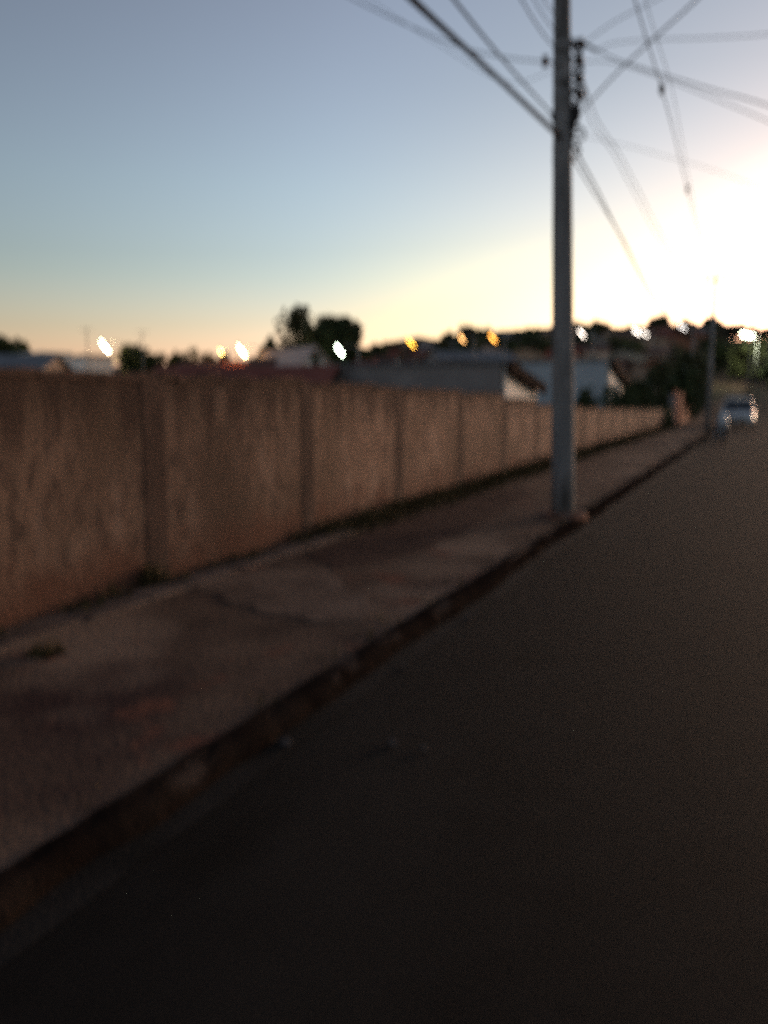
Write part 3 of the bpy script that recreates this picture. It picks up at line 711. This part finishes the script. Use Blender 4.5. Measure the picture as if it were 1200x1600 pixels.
def y_house(label, x, y, w, dp, h, wm, rm, rise=1.2):
    g = terrain(0, y) + .1; o = thing('house', label, 'house', (x, y, g))
    q = MB(); q.prism([Vector((-dp, 0, -1)), Vector((0, 0, -1)), Vector((0, 0, h)), Vector((-dp / 2, 0, h + rise)), Vector((-dp, 0, h))], (0, 0, 0), (0, w, 0)); q.build('wall', M[wm], o)
    q = MB(); s = rise / (dp / 2)
    q.prism([Vector((-dp - .4, 0, h - .4 * s + .02)), Vector((-dp / 2, 0, h + rise + .02)), Vector((.4, 0, h - .4 * s + .02)), Vector((.4, 0, h - .4 * s + .12)), Vector((-dp / 2, 0, h + rise + .13)), Vector((-dp - .4, 0, h - .4 * s + .12))], (0, -.3, 0), (0, w + .3, 0)); q.build('roof', M[rm], o)
    for k in range(2):
        yy = w * (.28 + .45 * k); q = MB(); q.box((.02, yy, 1.5), (.05, 1.2, 1.0)); f = q.build('window', M['frame'], o)
        q = MB(); q.box((.05, yy - .27, 1.5), (.03, .48, .84)); q.box((.05, yy + .27, 1.5), (.03, .48, .84)); q.build('pane', M['glass'], f)
    win(o, 0, -dp / 2, 1.5, 1.2, 1.0)
    q = MB(); q.box((.02, w * .5, 1.0), (.05, .85, 2.1)); q.build('door', M['door'], o)
y_house('brick house with brown roof behind the red gate', WX - 5, YEND + 9, 8, 7, 2.4, 'brick', 'roof_brown')
y_house('tan house with dark tiled roof next along the street past the garden wall', WX - 1.2, YEND + 20, 9, 8, 2.8, 'plaster_tan', 'roof_brown')
y_house('brick house further up where the street climbs', WX - 1.5, YEND + 36, 9, 8, 2.8, 'brick', 'roof_red')

# ------------------------------------------------------------------ street lamps
def street_lamp(label, px, py, d, col, s, size=.7, tilt=.35, light=0, group=None):
    s *= .16; tilt *= 1.15; size *= 1.12
    p = at(px, py, d); g = terrain(p.x, p.y)
    o = thing('street_lamp', label, 'street lamp', (p.x, p.y, g), TH); h = p.z - g
    side = 1
    q = MB(); q.tube([(1.3, .3, -.3), (1.3, .3, h + .25)], [.11, .07], 8); q.build('post', M['pole'], o, smooth_=True)
    q = MB(); q.tube([(1.3, .3, h + .1), (.8, .2, h + .32), (.25, .05, h + .16)], .035, 6); q.build('arm', M['steel'], o, smooth_=True)
    rot = Matrix.Rotation(tilt, 3, 'Y')
    q = MB(); q.box((0, .02, h + .10), (size, .26, .09), rot); q.build('lamp_head', M['steel'], o, bevel=.02)
    q = MB(); q.ball((0, 0, 0), (size * .5, .10, .085), 12, 8); q.v = [tuple(rot @ Vector(v)) for v in q.v]
    if light:
        l = bpy.data.lights.new('lamp_light', 'POINT'); l.energy = light; l.color = col; l.shadow_soft_size = .15
        lo = bpy.data.objects.new('lamp_light', l); COL.objects.link(lo); lo.parent = o; lo.location = (0, -.35, h - .35)
    e = q.build('lamp_lens', emis('lamp_glow', col, s), o, smooth_=True); e.location = (0, 0, h)
    return o
WHITE, WARM, ORG = (1, .93, .80), (1, .70, .34), (1, .50, .12)
street_lamp('bright white street lamp at the left over the wall', 164, 541, 60, (1, .70, .38), 90, .95, .8, light=120)
street_lamp('yellow street lamp, left one of the close pair over the wall', 347, 551, 75, (1, .58, .14), 40, .75, .8, light=120)
street_lamp('brighter orange-white street lamp, right one of the close pair', 378, 548, 62, (1, .55, .20), 110, .95, .8, light=90)
street_lamp('greenish white street lamp in front of the big tree', 531, 547, 58, (.82, 1, .76), 60, .75, .8)
street_lamp('amber street lamp over the twin pale houses', 642, 535, 110, (1, .48, .05), 30, 1.5, .7)
street_lamp('first far small lamp on the crest right of the amber one, pinkish', 722, 529, 84, (1, .50, .16), 16, .8, .7)
street_lamp('far orange lamp on the crest left of the concrete pole', 770, 528, 84, (1, .40, .06), 20, 1.0, .7)
street_lamp('pale lamp on the crest just right of the concrete pole', 909, 521, 84, (1, .85, .72), 16, .9, .7)
street_lamp('left one of the double pale lamps on the hillside', 995, 518, 120, (1, .88, .76), 22, 1.3, .5)
street_lamp('right one of the double pale lamps on the hillside', 1008, 521, 124, (1, .88, .76), 18, 1.1, .5)
street_lamp('faint white lamp on the crest left of the next pole', 1066, 511, 84, (1, .92, .86), 12, .9, .4)
street_lamp('big bright white lamp at the end of the street', 1168, 524, 92, (.93, 1, .70), 60, 1.5, .15, light=260)
# thin antenna masts on the left skyline
for px, top, d, lab in [(135, 513, 55, 'thin antenna mast left of the white lamp'), (222, 517, 58, 'thin antenna mast above the dark tree')]:
    p = at(px, top, d); g = terrain(p.x, p.y); o = thing('antenna', lab, 'antenna', (p.x, p.y, g), TH); h = p.z - g
    q = MB(); q.tube([(0, 0, 0), (0, 0, h)], .035, 6); q.build('mast', M['steel'], o)
    q = MB(); q.box((0, 0, h - .1), (1.0, .03, .03)); [q.box((x, 0, h - .1), (.02, .5 - abs(x) * .3, .02)) for x in (-.4, -.2, 0.02, .2, .4)]; q.build('aerial', M['steel'], o)

# ------------------------------------------------------------------ white car, front towards us
cp = ground_pt(1150, 669, 0)
car = thing('parked_car', 'white hatchback car facing us in the lane at the far end of the street', 'car', (cp.x, cp.y, 0), 0)
def loft(q, secs):
    n = len(secs[0]); k = len(q.v); 
    vs = [v for s_ in secs for v in s_]; fs = []
    for i in range(len(secs) - 1):
        for j in range(n): fs.append((i * n + j, i * n + (j + 1) % n, (i + 1) * n + (j + 1) % n, (i + 1) * n + j))
    fs += [tuple(range(n))[::-1], tuple((len(secs) - 1) * n + j for j in range(n))]
    q.add(vs, fs)
def sec(y, hw, zb, zt, r=.12, top_in=.08):
    return [(-hw + r * .6, y, zb), (hw - r * .6, y, zb), (hw, y, zb + r), (hw, y, (zb + zt) / 2), (hw - top_in * .4, y, zt - r * .6), (hw - top_in - .08, y, zt), (-hw + top_in + .08, y, zt), (-hw + top_in * .4, y, zt - r * .6), (-hw, y, (zb + zt) / 2), (-hw, y, zb + r)]
q = MB(); loft(q, [sec(0, .66, .30, .58), sec(.08, .76, .22, .66), sec(.5, .82, .20, .80), sec(1.05, .83, .20, .90), sec(2.4, .84, .20, .94), sec(3.5, .83, .22, .95), sec(3.85, .78, .26, .90), sec(3.95, .70, .32, .80)])
q.build('body', M['car'], car, smooth_=True)
q = MB(); loft(q, [sec(1.0, .72, .86, .90, .02, .02), sec(1.65, .64, .88, 1.42, .05, .10), sec(2.1, .63, .88, 1.49, .05, .10), sec(3.0, .63, .88, 1.47, .05, .10), sec(3.75, .66, .88, .98, .02, .03)])
q.build('cabin', M['glass'], car, smooth_=False)
q = MB(); q.v = []; loft(q, [[(-.58, 1.62, 1.41), (.58, 1.62, 1.41), (.54, 1.62, 1.455), (-.54, 1.62, 1.455)], [(-.60, 2.1, 1.47), (.60, 2.1, 1.47), (.52, 2.1, 1.53), (-.52, 2.1, 1.53)], [(-.60, 3.0, 1.45), (.60, 3.0, 1.45), (.52, 3.0, 1.51), (-.52, 3.0, 1.51)], [(-.58, 3.25, 1.36), (.58, 3.25, 1.36), (.52, 3.25, 1.42), (-.52, 3.25, 1.42)]])
q.build('roof', M['car'], car, smooth_=True)
q = MB()
for s in (-1, 1):
    q.tube([(s * .76, 1.0, .89), (s * .64, 1.63, 1.43)], .035, 6); q.tube([(s * .72, 2.35, .9), (s * .62, 2.35, 1.47)], .035, 6); q.tube([(s * .70, 3.72, .92), (s * .62, 3.2, 1.40)], .05, 6)
q.build('pillar', M['car'], car)
for s in (-1, 1):
    q = MB(); q.ball((s * .60, .08, .63), (.15, .09, .075), 12, 8); q.build('headlight', M['lens'], car, smooth_=True)
    q = MB(); q.ball((s * .86, 1.25, .97), (.09, .06, .07), 10, 6); q.build('mirror', M['car'], car, smooth_=True)
    for yy in (.72, 3.15):
        q = MB(); q.ring((0, 0, 0), (1, 0, 0), .22, .085, 20, 8); w_ = q.build('wheel', M['tyre'], car, smooth_=True); w_.location = (s * .74, yy, .305)
        q = MB(); q.tube([(-.05, 0, 0), (.05, 0, 0)], .17, 16); q.build('rim', M['steel'], w_)
q = MB(); q.box((0, -.01, .50), (.80, .06, .10)); q.build('grille', M['plastic'], car)
q = MB(); q.box((0, -.0, .33), (1.1, .08, .10)); q.build('bumper_intake', M['plastic'], car)
q = MB(); q.box((0, -.045, .40), (.38, .02, .11)); q.build('number_plate', M['plate'], car)

# ------------------------------------------------------------------ small motorcycle by the kerb
mp_ = ground_pt(1130, 691, 0)
mo = thing('motorcycle', 'small pale blue and dark red motorcycle parked at the kerb before the white car', 'motorcycle', (max(mp_.x, KX + .4), mp_.y, 0.004), R(14))
for yy in (0, 1.22):
    q = MB(); q.ring((0, 0, 0), (1, 0, 0), .25, .05, 22, 8); w_ = q.build('wheel', M['tyre'], mo, smooth_=True); w_.location = (0, yy, .30)
    q = MB(); q.ring((0, 0, 0), (1, 0, 0), .205, .012, 20, 6)
    for k in range(8):
        a = k * math.pi / 4; q.tube([(0, 0, 0), (0, .2 * math.cos(a), .2 * math.sin(a))], .007, 5)
    q.build('rim', M['chrome'], w_)
q = MB(); [q.tube([(s * .07, 0, .30), (s * .07, .22, .80)], .022, 8) for s in (-1, 1)]; q.build('fork', M['chrome'], mo, smooth_=True)
q = MB(); q.tube([(-.34, .36, .98), (-.2, .25, .98), (0, .22, .88), (.2, .25, .98), (.34, .36, .98)], .015, 8); q.build('handlebar', M['plastic'], mo, smooth_=True)
q = MB(); q.ball((0, .11, .78), (.13, .10, .13), 12, 8); q.build('headlight', M['lens'], mo, smooth_=True)
q = MB(); loft(q, [[(-.13, .06, .68), (.13, .06, .68), (.10, .10, .98), (-.10, .10, .98)], [(-.20, .22, .50), (.20, .22, .50), (.14, .26, 1.02), (-.14, .26, 1.02)], [(-.16, .40, .48), (.16, .40, .48), (.10, .40, .82), (-.10, .40, .82)]]); q.build('fairing', M['moto'], mo, bevel=.02)
q = MB(); q.ball((0, .48, .80), (.14, .24, .12), 14, 8); q.build('fuel_tank', M['moto_red'], mo, smooth_=True)
q = MB(); loft(q, [[(-.10, .62, .72), (.10, .62, .72), (.10, .62, .80), (-.10, .62, .80)], [(-.14, .9, .72), (.14, .9, .72), (.13, .9, .80), (-.13, .9, .80)], [(-.10, 1.4, .78), (.10, 1.4, .78), (.09, 1.4, .86), (-.09, 1.4, .86)]]); q.build('seat', M['seat'], mo, bevel=.015)
q = MB(); q.box((0, .58, .42), (.24, .34, .30)); q.tube([(0, .24, .84), (0, .45, .3), (0, .8, .28), (0, .95, .66)], .025, 8); [q.tube([(s * .06, .8, .34), (s * .07, 1.22, .30)], .02, 6) for s in (-1, 1)]; q.build('engine', M['steel'], mo, bevel=.0)
q = MB(); q.tube([(.13, .5, .3), (.15, .8, .26), (.16, 1.35, .36)], [.02, .035, .045], 10); q.build('exhaust', M['chrome'], mo, smooth_=True)
for yy, a0, a1, m_ in ((0, .3, 2.2, 'moto'), (1.22, .6, 2.6, 'moto_red')):
    q = MB(); q.add([v for k in range(9) for v in [(s, yy + .33 * math.cos(a0 + (a1 - a0) * k / 8), .30 + .33 * math.sin(a0 + (a1 - a0) * k / 8)) for s in (-.07, .07)]] , [(2 * k, 2 * k + 1, 2 * k + 3, 2 * k + 2) for k in range(8)]); q.build('fender', M[m_], mo)
q = MB(); q.ball((0, 1.47, .76), (.09, .05, .05), 10, 6); q.build('tail_light', M['redlens'], mo, smooth_=True)
for s in (-1, 1):
    q = MB(); q.tube([(s * .22, .27, .98), (s * .30, .22, 1.16)], .008, 6); q.ball((s * .32, .21, 1.18), (.06, .02, .045), 10, 6); q.build('mirror', M['plastic'], mo, smooth_=True)
q = MB(); q.tube([(-.1, .75, .25), (-.22, .70, .01)], .012, 6); q.build('kickstand', M['steel'], mo)

# things of one look get told apart by their order across the picture
seen_ = {}
for o in list(COL.objects):
    if o.parent is None and o.get('category') and o.get('group') and o['group'] != 'loose chips on the road': seen_.setdefault(o['label'], []).append(o)
W_ = ['first', 'second', 'third', 'fourth', 'fifth', 'sixth', 'seventh', 'eighth', 'ninth']
for lab, os_ in seen_.items():
    if len(os_) < 2: continue
    os_.sort(key=lambda o: (o.location.x * RT.x + o.location.y * RT.y) / (o.location.x * FW.x + o.location.y * FW.y))
    for i, o in enumerate(os_): o['label'] = (lab + ', ' + W_[i] + ' from left').replace('on the hillside', 'uphill')
